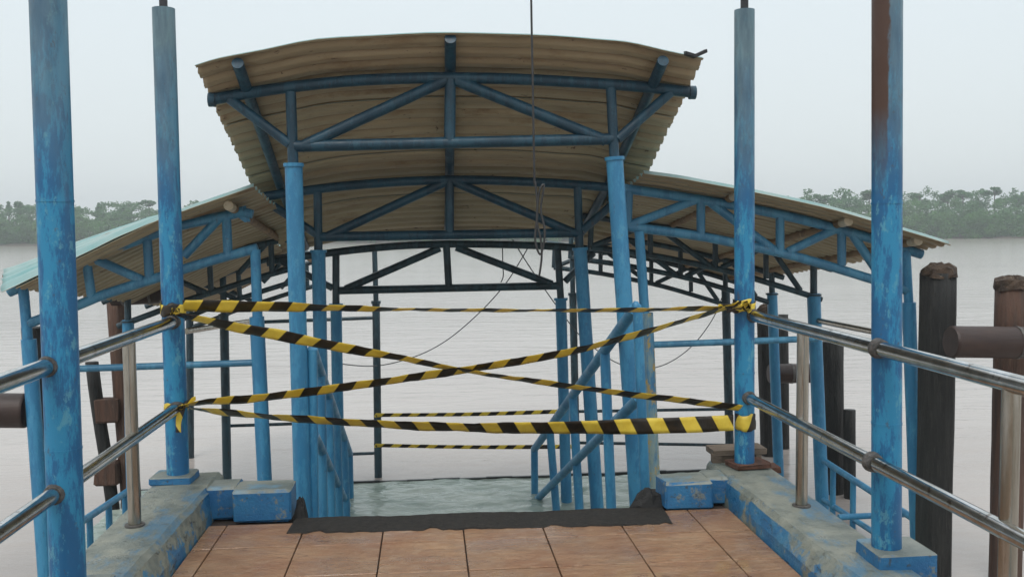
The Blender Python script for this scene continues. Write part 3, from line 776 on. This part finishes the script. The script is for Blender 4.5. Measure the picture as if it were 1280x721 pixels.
SHEAR = -0.11
def shelter(sign, label, Yf, upper, lower, webs, gusset, roof_front, roof_back, purlins, end_neck, end_thick, inner_neck, inner_thick, rear_Y, rear_cols, inner_mat, first_front_back, inner_px):
    o0 = P(end_thick[1][0], end_thick[1][1], Yf)
    t = root('side_shelter', (o0.x, Yf, WATER), label, 'shelter')
    q = lambda p: P(p[0], p[1], Yf)
    def truss(dY, dz, mat, parent, g=1.0):
        sh = Vector((0, dY, dz))
        ch = tube('truss', [p+sh for p in spline([q(p) for p in upper], 3)], rad(12.5*g, Yf), mat, parent, 12)
        tube('bottom_chord', [p+sh for p in spline([q(p) for p in lower], 3)], rad(12*g, Yf), mat, ch, 12)
        for a, b in webs: tube('web', [q(a)+sh, q(b)+sh], rad(11.5*g, Yf), mat, ch, 10)
        return ch
    front = truss(0, 0, M['bright_tube'], t)
    if gusset:
        g = [q(p) for p in gusset]; m = len(g)
        v = [p+Vector((0, -.006, 0)) for p in g]+[p+Vector((0, .006, 0)) for p in g]
        obj('gusset', v, [tuple(reversed(range(m))), tuple(range(m, 2*m))]+[(i, (i+1) % m, m+(i+1) % m, m+i) for i in range(m)], M['bright_tube'], front, False)
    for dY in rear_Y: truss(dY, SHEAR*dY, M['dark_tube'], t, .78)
    # columns of the front truss
    for neck, thick, w1, w2, mat in ((end_neck, end_thick, 12, 17.5, M['column']), (inner_neck, inner_thick, 12.5, 21 if sign > 0 else 18, inner_mat)):
        a, b = q(thick[0]), q(thick[1]); foot = down_to(a, b, WATER-.3)
        c = MB().tube([a.lerp(foot, i/5) for i in range(6)], rad(w2, Yf), 18).build('column', mat, t)
        tube('neck', [q(neck[0]), q(neck[1])], rad(w1, Yf), M['column'], c)
    for (Yc, n0, a0, b0, w1, w2) in rear_cols:
        a, b = P(a0[0], a0[1], Yc), P(b0[0], b0[1], Yc); foot = down_to(a, b, WATER-.3)
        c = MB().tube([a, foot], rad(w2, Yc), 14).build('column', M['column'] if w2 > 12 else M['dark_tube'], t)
        tube('neck', [P(n0[0], n0[1], Yc), a+(foot-a).normalized()*.02], rad(w1, Yc), M['dark_tube'], c)
        MB().tube([a-Vector((0, 0, .004)), a+Vector((0, 0, -.02))], rad(w2+3, Yc), 14).build('collar', M['dark_tube'], c)
    # roof sheets
    L = rear_Y[-1]+.5
    fp = spline([P(a, b, Yf-.35) for a, b in roof_front], 3)
    if first_front_back:
        bp = spline([P(a, b, Yf+.38) for a, b in first_front_back], 3)
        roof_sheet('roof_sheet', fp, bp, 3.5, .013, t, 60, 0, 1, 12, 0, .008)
    fr = spline([P(a, b, Yf-.35) for a, b in roof_back], 3)
    bk = [p+Vector((0, L, SHEAR*L)) for p in fr]
    ns = 6
    for i in range(ns):
        F0 = fr
        if (i in (1, 2) or (i == 0 and first_front_back)) and inner_px:
            F0 = spline([P(a, b, Yf-.35) for a, b in roof_back[:-1]+[inner_px]] if sign < 0 else [P(a, b, Yf-.35) for a, b in [inner_px]+roof_back[1:]], 3)
            B0 = [p+Vector((0, L, SHEAR*L)) for p in F0]
        elif i == 0: F0 = fp; B0 = [p+Vector((0, L, SHEAR*L)) for p in fp]
        else: B0 = bk
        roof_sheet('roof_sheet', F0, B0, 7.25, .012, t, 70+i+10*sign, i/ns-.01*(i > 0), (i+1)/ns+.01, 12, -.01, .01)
    for a in purlins:
        p = P(a[0], a[1], Yf-.22)
        pu = tube('purlin', [p, p+Vector((0, L-.1, SHEAR*(L-.1)))], rad(10.5, Yf), M['rust_pipe'], t, 12)
        MB().tube([p-Vector((0, .012, 0)), p+Vector((0, .10, SHEAR*.1))], rad(11.5, Yf), 14).build('end_cap', M['pvc'], pu)
    return t
YW = 6.9
right = shelter(1, 'right hand blue pipe shelter with rust brown corrugated roof, beside the tarred pile', YW,
    [(770,235),(797,238),(880,250.5),(940,261),(1000,274),(1045,286),(1092,299),(1152,318)],
    [(784,283.5),(860,293),(920,304),(1000,322),(1090,349),(1136,364)],
    [((786,282),(872,249)), ((876,250),(876,295)), ((885,251),(968,313)), ((975,270),(975,314)), ((984,315),(1043,287)), ((1052,289),(1052,332)), ((1064,291),(1104,350)), ((786,238),(784,284))],
    None,
    [(806,216.5),(850,223),(880,228),(944,240.5),(1023,257),(1090,276),(1140,290.5),(1189,306)],
    [(838,221),(860,225),(880,228),(944,240.5),(1023,257),(1090,276),(1140,290.5),(1189,306)],
    [(922,243.5),(1060,276.5),(1147,301)],
    ((1132,312),(1136,382)), ((1136,378),(1147,690)), ((799,289),(806,393)), ((806,391),(815,602)),
    (1.6, 2.8, 4.1),
    [(8.5,(1017,305),(1017,367),(1027,610),9,17), (9.7,(964,310),(965,366),(973,580),7.5,13), (11.0,(905,315),(907,360),(912,555),6.5,11)],
    M['old_column'], None, (806,216.5))
left = shelter(-1, 'left hand blue pipe shelter with curled teal roof edge, beside the brown wooden pile', YW,
    [(11,365),(53,347),(96,329),(150,308),(194,292),(228,281),(277,271),(305,264)],
    [(36,404),(96,382),(133,367),(200,346),(260,327),(322,310)],
    [((108,326),(115,374)), ((184,300),(187,349)), ((283,271),(285,318)), ((119,324),(178,350)), ((230,320),(274,273)), ((305,265),(316,268))],
    [(286,263),(307,257),(313,277),(306,278)],
    [(1,364),(30,351),(53,340),(80,328),(110,313),(140,298.5),(165,287),(185,279),(205,271.5)],
    [(18,360),(35,353),(53,344),(94,325),(155,295),(200,274),(227,264),(245,258),(262,252)],
    [(286,257)],
    ((29,359),(35,428)), ((36,424),(57,721)), ((319,312),(322,400)), ((321,396),(331,603)),
    (1.9, 3.2, 4.4),
    [(8.8,(159,340),(160,400),(166,640),8,14), (10.1,(278,325),(280,392),(284,600),8,11), (11.3,(236,335),(237,372),(238,545),6,9)],
    M['column'], [(4,341),(30,333),(53,324),(80,313),(110,301.5),(140,291.5),(165,283),(185,276.5),(205,271)], (316,233))
# horizontal guard rails of the shelters
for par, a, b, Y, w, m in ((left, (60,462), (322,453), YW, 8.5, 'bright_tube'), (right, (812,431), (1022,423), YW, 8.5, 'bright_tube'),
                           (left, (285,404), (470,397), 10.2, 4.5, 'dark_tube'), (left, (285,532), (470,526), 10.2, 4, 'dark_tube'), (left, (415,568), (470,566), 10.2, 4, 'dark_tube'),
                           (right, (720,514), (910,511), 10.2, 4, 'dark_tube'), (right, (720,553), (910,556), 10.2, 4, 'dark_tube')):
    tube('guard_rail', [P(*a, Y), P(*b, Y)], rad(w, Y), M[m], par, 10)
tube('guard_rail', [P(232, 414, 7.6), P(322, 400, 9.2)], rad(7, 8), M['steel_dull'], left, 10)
# side rails that run back from the outer columns, with short balusters
def side_rail(par, a, Ya, b, Yb, w, m, bal, zlow):
    p, q_ = P(*a, Ya), P(*b, Yb)
    tube('side_rail', [p, q_], rad(w, (Ya+Yb)/2), M[m], par, 10)
    for u in bal:
        s = p.lerp(q_, u); tube('side_baluster', [s, Vector((s.x, s.y, zlow))], rad(w*.9, s.y), M[m], par, 8)
side_rail(right, (1147, 651), 6.9, (1026, 573), 8.5, 9, 'column', (.33, .62, .85), WATER-.05)
side_rail(right, (1147, 700), 6.9, (1026, 622), 8.5, 8, 'column', (), 0)
side_rail(right, (1120, 420), 7.1, (1020, 400), 8.5, 8, 'steel_dull', (), 0)
side_rail(left, (56, 682), 6.9, (165, 610), 8.8, 9, 'column', (.45, .68, .9), WATER-.05)
tube('cross_rail', [P(1048, 646, 7.6), P(1135, 642, 7.6)], rad(8, 7.6), M['column'], right, 10)
# far pipe posts behind the canopy
for (n0, a0, b0, lab) in (((468, 306), (470, 376), (473, 606), 'slim dark pipe post with peeling yellow patch standing in the flood water'),
                          ((715, 306), (716, 366), (721, 591), 'slim dark pipe post behind the right stair columns')):
    Yc = 10.15; a, b = P(*a0, Yc), P(*b0, Yc); foot = down_to(a, b, WATER-.15)
    t = root('slim_post', foot, lab, 'post', 'slim dark posts on the landing rim')
    c = tube('pipe', [a, foot], rad(9.5, Yc), M['dark_tube'], t, 14)
    tube('neck', [P(*n0, Yc), a], rad(6.5, Yc), M['dark_tube'], t, 12)
    MB().tube([a, a-Vector((0, 0, .03))], rad(12, Yc), 14).build('collar', M['dark_tube'], t)

# ================================================================== PILES AND FENDERS
def pile(x_px, Yp, y_top, w, mat, label, seed, tilt=0.0, bend=0.0, head=True):
    r_ = random.Random(seed); top = P(x_px, y_top, Yp); rr = rad(w, Yp)
    foot = Vector((top.x+tilt, top.y, WATER-1.2))
    t = root('timber_pile', foot, label, 'pile', 'mooring piles standing in the river')
    n = 16; rings = 12; v = []; f = []
    fl = [1+r_.uniform(-.10, .07) for _ in range(n)]
    for i in range(rings+1):
        u = i/rings; c = foot.lerp(top, u)+Vector((bend*math.sin(u*math.pi*1.4), 0, 0))
        for k in range(n):
            a = 2*math.pi*k/n; q = rr*fl[k]*(1+r_.uniform(-.02, .02))
            v.append(c+Vector((math.cos(a)*q, math.sin(a)*q, 0)))
    for i in range(rings):
        for k in range(n): f.append((i*n+k, i*n+(k+1) % n, (i+1)*n+(k+1) % n, (i+1)*n+k))
    obj('shaft', v, f+[tuple(rings*n+k for k in range(n))], mat, t, True)
    if head:
        v = []; f = []
        c = top
        for s, z in ((1.05, -.03), (1.07, .0), (.98, .035), (.6, .06), (.2, .065)):
            for k in range(n):
                a = 2*math.pi*k/n; q = rr*s*fl[k]*(1+r_.uniform(-.12, .10))
                v.append(c+Vector((math.cos(a)*q, math.sin(a)*q, z+r_.uniform(-.016, .018))))
        for i in range(4):
            for k in range(n): f.append((i*n+k, i*n+(k+1) % n, (i+1)*n+(k+1) % n, (i+1)*n+k))
        f.append(tuple(4*n+k for k in range(n)))
        obj('broken_head', v, f, M['pile_top'], t, False)
    return t
pile(1173, 6.6, 341, 44, M['black_pile'], 'thick tarred black pile with crumbling brown head next to the right shelter', 1)
pile(1264, 6.5, 357, 40, M['brown_pile'], 'thick brown pile with ragged head behind the big fender pipe', 2)
pile(957, 10.6, 388, 22, M['black_pile'], 'slender black pile with brown head behind the right shelter column', 3, .1)
pile(979, 10.9, 393, 12, M['black_pile'], 'thin black pile close behind the slender black one', 4, .05, 0, False)
pile(1041, 9.0, 427, 27, M['black_pile'], 'sawn off black pile standing inside the right shelter rail', 5, .04, 0, False)
pile(1062, 8.8, 512, 15, M['black_pile'], 'short black stub of a pile beside the sawn off black pile', 6, .03, 0, False)
pile(146, 9.3, 372, 25, M['brown_pile'], 'rough brown wooden pile behind the left shelter', 7, .12, 0, False)
pile(121, 9.2, 452, 15, M['black_pile'], 'thin bent dark pile tied with blocks to the brown wooden pile', 8, .1, .05, False)
pile(45, 7.15, 409, 33, M['black_pile'], 'black pile close behind the outer column of the left shelter', 9, .12, 0, False)
# blocks between the brown and the bent pile
for (y, lab) in ((512, 'upper dark wooden block wedged between the brown and the bent pile'), (590, 'lower dark wooden block wedged between the brown and the bent pile')):
    a = P(124, y, 9.15); b = P(146, y, 9.25)
    o = MB().box((a+b)/2, ((b-a).length+.04, .16, .22), 0, .01, random.Random(y), .012).build('spacer_block', M['brown_pile'], loc=(a+b)/2-Vector((0, 0, .11)))
    tag(o, lab, 'block', 'blocks between the left piles')
def fender(pts, w, Y, label, seed):
    pts = [P(a, b, Y) for a, b in pts]; r = rad(w, Y)
    t = root('fender_pipe', pts[0]-Vector((0, 0, r)), label, 'fender', 'brown fender pipes tied to the piles')
    d = (pts[-1]-pts[0]).normalized()
    n = 8
    MB().tube([pts[0]+d*.0, pts[0]+d*.012]+[pts[0].lerp(pts[-1], i/n)+d*.02 for i in range(n)]+[pts[-1]], [r*.93, r]+[r]*(n+1), 24).build('pipe', M['fender'], t)
    for u in (.35, .8):
        c = pts[0].lerp(pts[-1], u); MB().tube([c-d*.012, c+d*.012], r*1.04, 24).build('band', M['flange'], t)
fender([(1188, 427), (1420, 430)], 42, 6.15, 'large round brown fender pipe lying against the two right piles', 1)
fender([(34, 513), (-150, 511)], 42, 6.95, 'large round brown fender pipe butting on the black pile of the left shelter', 2)
fender([(962, 467), (1038, 466)], 25, 9.8, 'short brown fender pipe between the slender and the sawn off black pile', 3)
fender([(215, 365), (140, 369)], 26, 9.1, 'brown fender pipe under the left shelter roof by the brown pile', 4)

# ================================================================== WOODEN TRESTLE BEHIND THE RIGHT POST
p0 = P(917, 592, 5.55)
tr = root('wooden_trestle', (p0.x, 5.5, KH), 'small weathered wooden trestle behind the rusted foot of the tape post', 'trestle')
def board(name, a, b, Y, thick, mat='wood', dep=.03):
    pa, pb = P(*a, Y), P(*b, Y); c = (pa+pb)/2; d = pb-pa
    L = d.length; mb = MB().box((0, 0, 0), (L, dep, thick), 0, .002, random.Random(int(a[0])), .003)
    ang = math.atan2(d.z, d.x); mr = Matrix.Rotation(-ang, 3, 'Y')
    mb.v = [mr @ x + c for x in mb.v]
    return mb.build(name, M[mat], tr)
board('top_board', (887, 563), (953, 560), 5.46, .035, 'wood', .16)
board('leg', (895, 566), (896, 600), 5.40, .055); board('leg', (947, 564), (949, 592), 5.40, .035)
board('leg', (912, 566), (913, 596), 5.50, .06)
board('cross_board', (890, 573), (921, 572), 5.41, .05); board('foot_board', (898, 592), (972, 584), 5.43, .035, 'rusty', .12)

# ================================================================== BARRIER TAPES
def ribbon_mesh(pts, wid, name, parent, u0=0.0, thick=.0008):
    """pts: centre line; wid: half-width vectors; UV u = length in metres, v = share of the width"""
    v = []; f = []; us = [u0]; NC = 5; L = len(pts)
    r_ = random.Random(int(abs(pts[0].x*1e4)+abs(pts[0].z*1e4)+L))
    ph = [r_.uniform(0, 6.3) for _ in range(6)]
    for i in range(1, L): us.append(us[-1]+(pts[i]-pts[i-1]).length)
    for i, (p, w) in enumerate(zip(pts, wid)):
        td = (pts[min(i+1, L-1)]-pts[max(i-1, 0)])
        nn = td.cross(w); nn = nn.normalized() if nn.length > 1e-9 else Vector((0, 0, 0))
        k = w.length
        for j in range(NC):
            e = j/(NC-1)*2-1
            cr = .04*k*(math.sin(us[i]*17+e*2.2+ph[0])+.6*math.sin(us[i]*47-e*3.1+ph[1])) + .02*k*r_.uniform(-1, 1)
            v.append(p+w*e+nn*cr)
    for i in range(L-1):
        for j in range(NC-1):
            q = i*NC+j; f.append((q, q+NC, q+NC+1, q+1))
    o = obj(name, v, f, M['tape'], parent, True)
    uv = o.data.uv_layers.new(name='UVMap')
    for poly in o.data.polygons:
        for li, vi in zip(poly.loop_indices, poly.vertices): uv.data[li].uv = (us[vi//NC], (vi % NC)/(NC-1))
    md = o.modifiers.new('thickness', 'SOLIDIFY'); md.thickness = thick; md.offset = 0
    return o
def tape_span(t, ctrl, Y0, Y1_, name='ribbon', u0=0.0, full=.075, flutter=.0, seed=0, flip=False):
    """ctrl: (px, py, apparent height in px); the film is twisted about its length where it looks narrower"""
    r_ = random.Random(seed); C = []; H = []
    n = len(ctrl)
    pts = []
    for i, (a, b, h) in enumerate(ctrl):
        Y = Y0+(Y1_-Y0)*(a-ctrl[0][0])/(ctrl[-1][0]-ctrl[0][0]); pts.append((P(a, b, Y), 1.12*h*Y/F))
    cl = spline([p for p, _ in pts], 14)
    hs = spline([Vector((h, 0, 0)) for _, h in pts], 14)
    wid = []
    for i, (c, h) in enumerate(zip(cl, hs)):
        tdir = (cl[min(i+1, len(cl)-1)]-cl[max(i-1, 0)]).normalized()
        up = Vector((0, 0, 1)); up = (up-tdir*up.dot(tdir)).normalized(); side = tdir.cross(up)
        cth = max(.12, min(1.0, h.x/full)); th = math.acos(cth)+.05*math.sin(i*.35+seed)
        wid.append((up*math.cos(th)+side*math.sin(th))*full/2)
    return ribbon_mesh(cl, [-w for w in wid] if flip else wid, name, t, u0)
def wrap(t, c, r, turns, pitch, full, seed, u0=0.0, a0=0.0, jit=.01):
    r_ = random.Random(seed); pts = []; wid = []; n = int(turns*26)
    for i in range(n+1):
        a = a0+2*math.pi*turns*i/n
        q = r+.002+.0025*i/n+abs(r_.gauss(0, .0025))
        pts.append(Vector((c.x+math.cos(a)*q, c.y+math.sin(a)*q, c.z+pitch*(i/n-.5)+.006*math.sin(i*.9+seed))))
        wid.append(Vector((r_.uniform(-.002, .002), r_.uniform(-.002, .002), full/2*(1+r_.uniform(-.12, .12)))))
    return ribbon_mesh(pts, wid, 'wrap', t, u0)
def knot(t, c, size, seed, tails):
    r_ = random.Random(seed)
    for k in range(3):
        pts = []; wid = []
        ax = Vector((r_.uniform(-1, 1), r_.uniform(-.5, .2), r_.uniform(-1, 1))).normalized(); b = ax.cross(Vector((.2, 1, .1))).normalized()
        for i in range(17):
            a = 2*math.pi*i/16
            pts.append(c+ax*math.cos(a)*size*r_.uniform(.7, 1)+b*math.sin(a)*size*.55+Vector((0, -.008*k, 0)))
            wid.append(Vector((r_.uniform(-.3, .3), 1, r_.uniform(-.3, .3))).normalized()*size*.36)
        ribbon_mesh(pts, wid, 'knot', t, r_.uniform(0, .186))
    for (dx, dz, L, w) in tails:
        d = Vector((dx, -.25, dz)).normalized(); pts = []; wid = []
        for i in range(9):
            u = i/8; pts.append(c+d*L*u+Vector((.006*math.sin(u*5+seed), -.006*math.sin(u*7), -.03*u*u*L)))
            wid.append((Vector((1, 0, 0)) if abs(dz) > abs(dx) else Vector((0, 0, 1)))*w*(1-.2*u)/2+Vector((0, .006*math.sin(u*6), 0)))
        ribbon_mesh(pts, wid, 'loose_end', t, r_.uniform(0, .186))
YT = Y2-.085
def tape(label, loc): return root('barrier_tape', loc, label, 'tape', 'yellow and black tapes across the stair head')
c_ul = P(216, 386, Y2); c_ll = P(220, 506, Y2); c_ur = P(930, 383, Y2); c_lr = P(930, 526, Y2)
t1 = tape('topmost yellow and black tape stretched level between the two posts', c_ul)
tape_span(t1, [(229,382,13.5),(300,383,13),(360,383.5,11),(420,385,8),(520,387,5),(650,388,4.5),(780,387.5,5.5),(860,386,6),(926,385,7)], YT, YT, u0=.03, seed=1)
wrap(t1, c_ul, .0585, 1.6, .03, .06, 2, .05)
knot(t1, c_ul+Vector((.03, -.062, -.01)), .026, 3, ())
t2 = tape('tape sagging from the upper knot on the square block post to the trestle post', c_ul+Vector((0, 0, -.03)))
tape_span(t2, [(219,393,6),(250,399,9),(300,410,12),(350,419,13),(420,433,12),(500,447,9),(580,463,6.5),(680,478,7.5),(790,493,8.5),(860,501,9),(926,510,9)], YT-.012, YT+.01, u0=.11, seed=2)
t3 = tape('tape climbing from the lower knot of the left post up to the bunched knot', c_ll)
tape_span(t3, [(232,506,4),(262,502,9),(330,496.5,10.5),(420,485,10.5),(520,471,10),(620,456,10),(720,438,9.5),(820,411,8),(890,390,7),(926,379,8)], YT+.008, YT+.0, u0=.06, seed=3)
wrap(t3, c_ll, .0585, 1.3, .02, .03, 5, .02)
knot(t3, c_ll+Vector((.045, -.066, 0)), .020, 8, ((-.1, -1, .13, .035), (.75, .5, .10, .03), (-1, -.25, .07, .025)))
wrap(t3, c_ur, .0585, 1.8, .035, .05, 11, .12)
knot(t3, c_ur+Vector((-.012, -.066, .005)), .036, 12, ((-1, .06, .17, .035), (-.9, -.15, .12, .03)))
t4 = tape('lowest wide tape with slanted stripes, stuck flat onto the right post', c_lr)
tape_span(t4, [(232,509,4),(262,513,9),(330,520,10),(420,526.5,11),(520,532,12),(620,534.5,14),(720,534,16.5),(820,532,19),(880,530,20),(917,528,20.5)], YT+.012, YT+.012, u0=.1, full=.09, seed=4, flip=True)
wrap(t4, P(930, 526, Y2), .0585, .45, .0, .09, 14, .02, math.pi*1.12)
# two tapes along the far rim
for (a, b, lab, m) in (((479,518.5,4.5),(700,514,5), 'upper thin tape strung far behind the stair from the slim post', 1), ((479,556.5,4.5),(702,558,5.5), 'lower thin tape strung far behind the stair from the slim post', 2)):
    t = root('barrier_tape', P(a[0], a[1], 10.05), lab, 'tape', 'tapes along the landing rim')
    tape_span(t, [(471, a[1], 4.5), a, ((a[0]+b[0])/2, (a[1]+b[1])/2+1.2, 4.5), b, (716, b[1], 5)], 10.06, 10.06, full=.045, seed=m)

# ================================================================== CABLES
def cable(name, pts, r, mat, label, k=6):
    pts = [P(*p) for p in pts]
    o = tube(name, spline(pts, k), r, M[mat], None, 7, loc=pts[-1]); return tag(o, label, 'cable')
ra, rb = t2l+Vector((0, 0, 1.0)), t2r+Vector((0, 0, 1.0))
hang = P(664, 0, Y2)
pts = [ra, ra.lerp(rb, .3)-Vector((0, 0, .06)), ra.lerp(rb, .62)-Vector((0, 0, .08)), rb]
tag(tube('overhead_cable', spline(pts, 6), .008, M['cable'], None, 8, loc=ra), 'black cable strung between the rods on top of the tape posts', 'cable')
cp = spline(pts, 30); hx = hang.x; hp = min(cp, key=lambda q: abs(q.x-hx))
hc = [hp, P(664, 0, Y2), P(666, 110, Y2+.01), P(668, 222, Y2+.02)]
hk = [P(x, y, Y2+.02) for x, y in ((669,228),(672,262),(669,300),(676,318),(681,290),(676,262),(680,232),(674,240),(671,275),(676,300),(677,322),(674,345))]
tag(tube('hanging_cable', spline(hc+hk, 6), .0062, M['cable'], None, 7, loc=hp), 'black cable hanging straight down in front of the canopy, tangled at its end', 'cable')
cable('loose_wire', [(662,306,9.0),(648,330,9.3),(630,357,9.6),(600,390,9.9),(560,424,10.1),(520,445,10.1),(472,457,10.12),(430,455,9.2),(421,450,8.98)], .0055, 'grey_cable', 'thin grey wire drooping from the canopy end to the left stair column')
cable('loose_wire', [(641,300,9.0),(665,338,9.3),(700,388,9.8),(730,424,10.1),(775,455,10.3),(820,459,10.5),(860,437,10.8),(890,400,11),(906,362,11)], .0055, 'grey_cable', 'thin grey wire drooping from the canopy end to the right shelter column')
cable('loose_wire', [(628,306,8.95),(628.5,330,8.95),(629,345,8.95),(626,353,8.95)], .005, 'cable', 'short black wire end dangling from the last canopy arch')

# ------------------------------------------------------------------ damp river air
hz = NT('river_haze'); hz.n.clear()
o_ = hz.n.new('ShaderNodeOutputMaterial'); vol = hz.n.new('ShaderNodeVolumePrincipled')
vol.inputs['Color'].default_value = (0.93, 0.97, 1.0, 1); vol.inputs['Density'].default_value = 0.0015; vol.inputs['Anisotropy'].default_value = 0.2
hz.l.new(vol.outputs[0], o_.inputs['Volume'])
hb = MB().box((0, 150, 9.6), (1500, 960, 25.0)).build('haze', hz.m)
tag(hb, 'thin pale river haze', None, None, 'stuff')
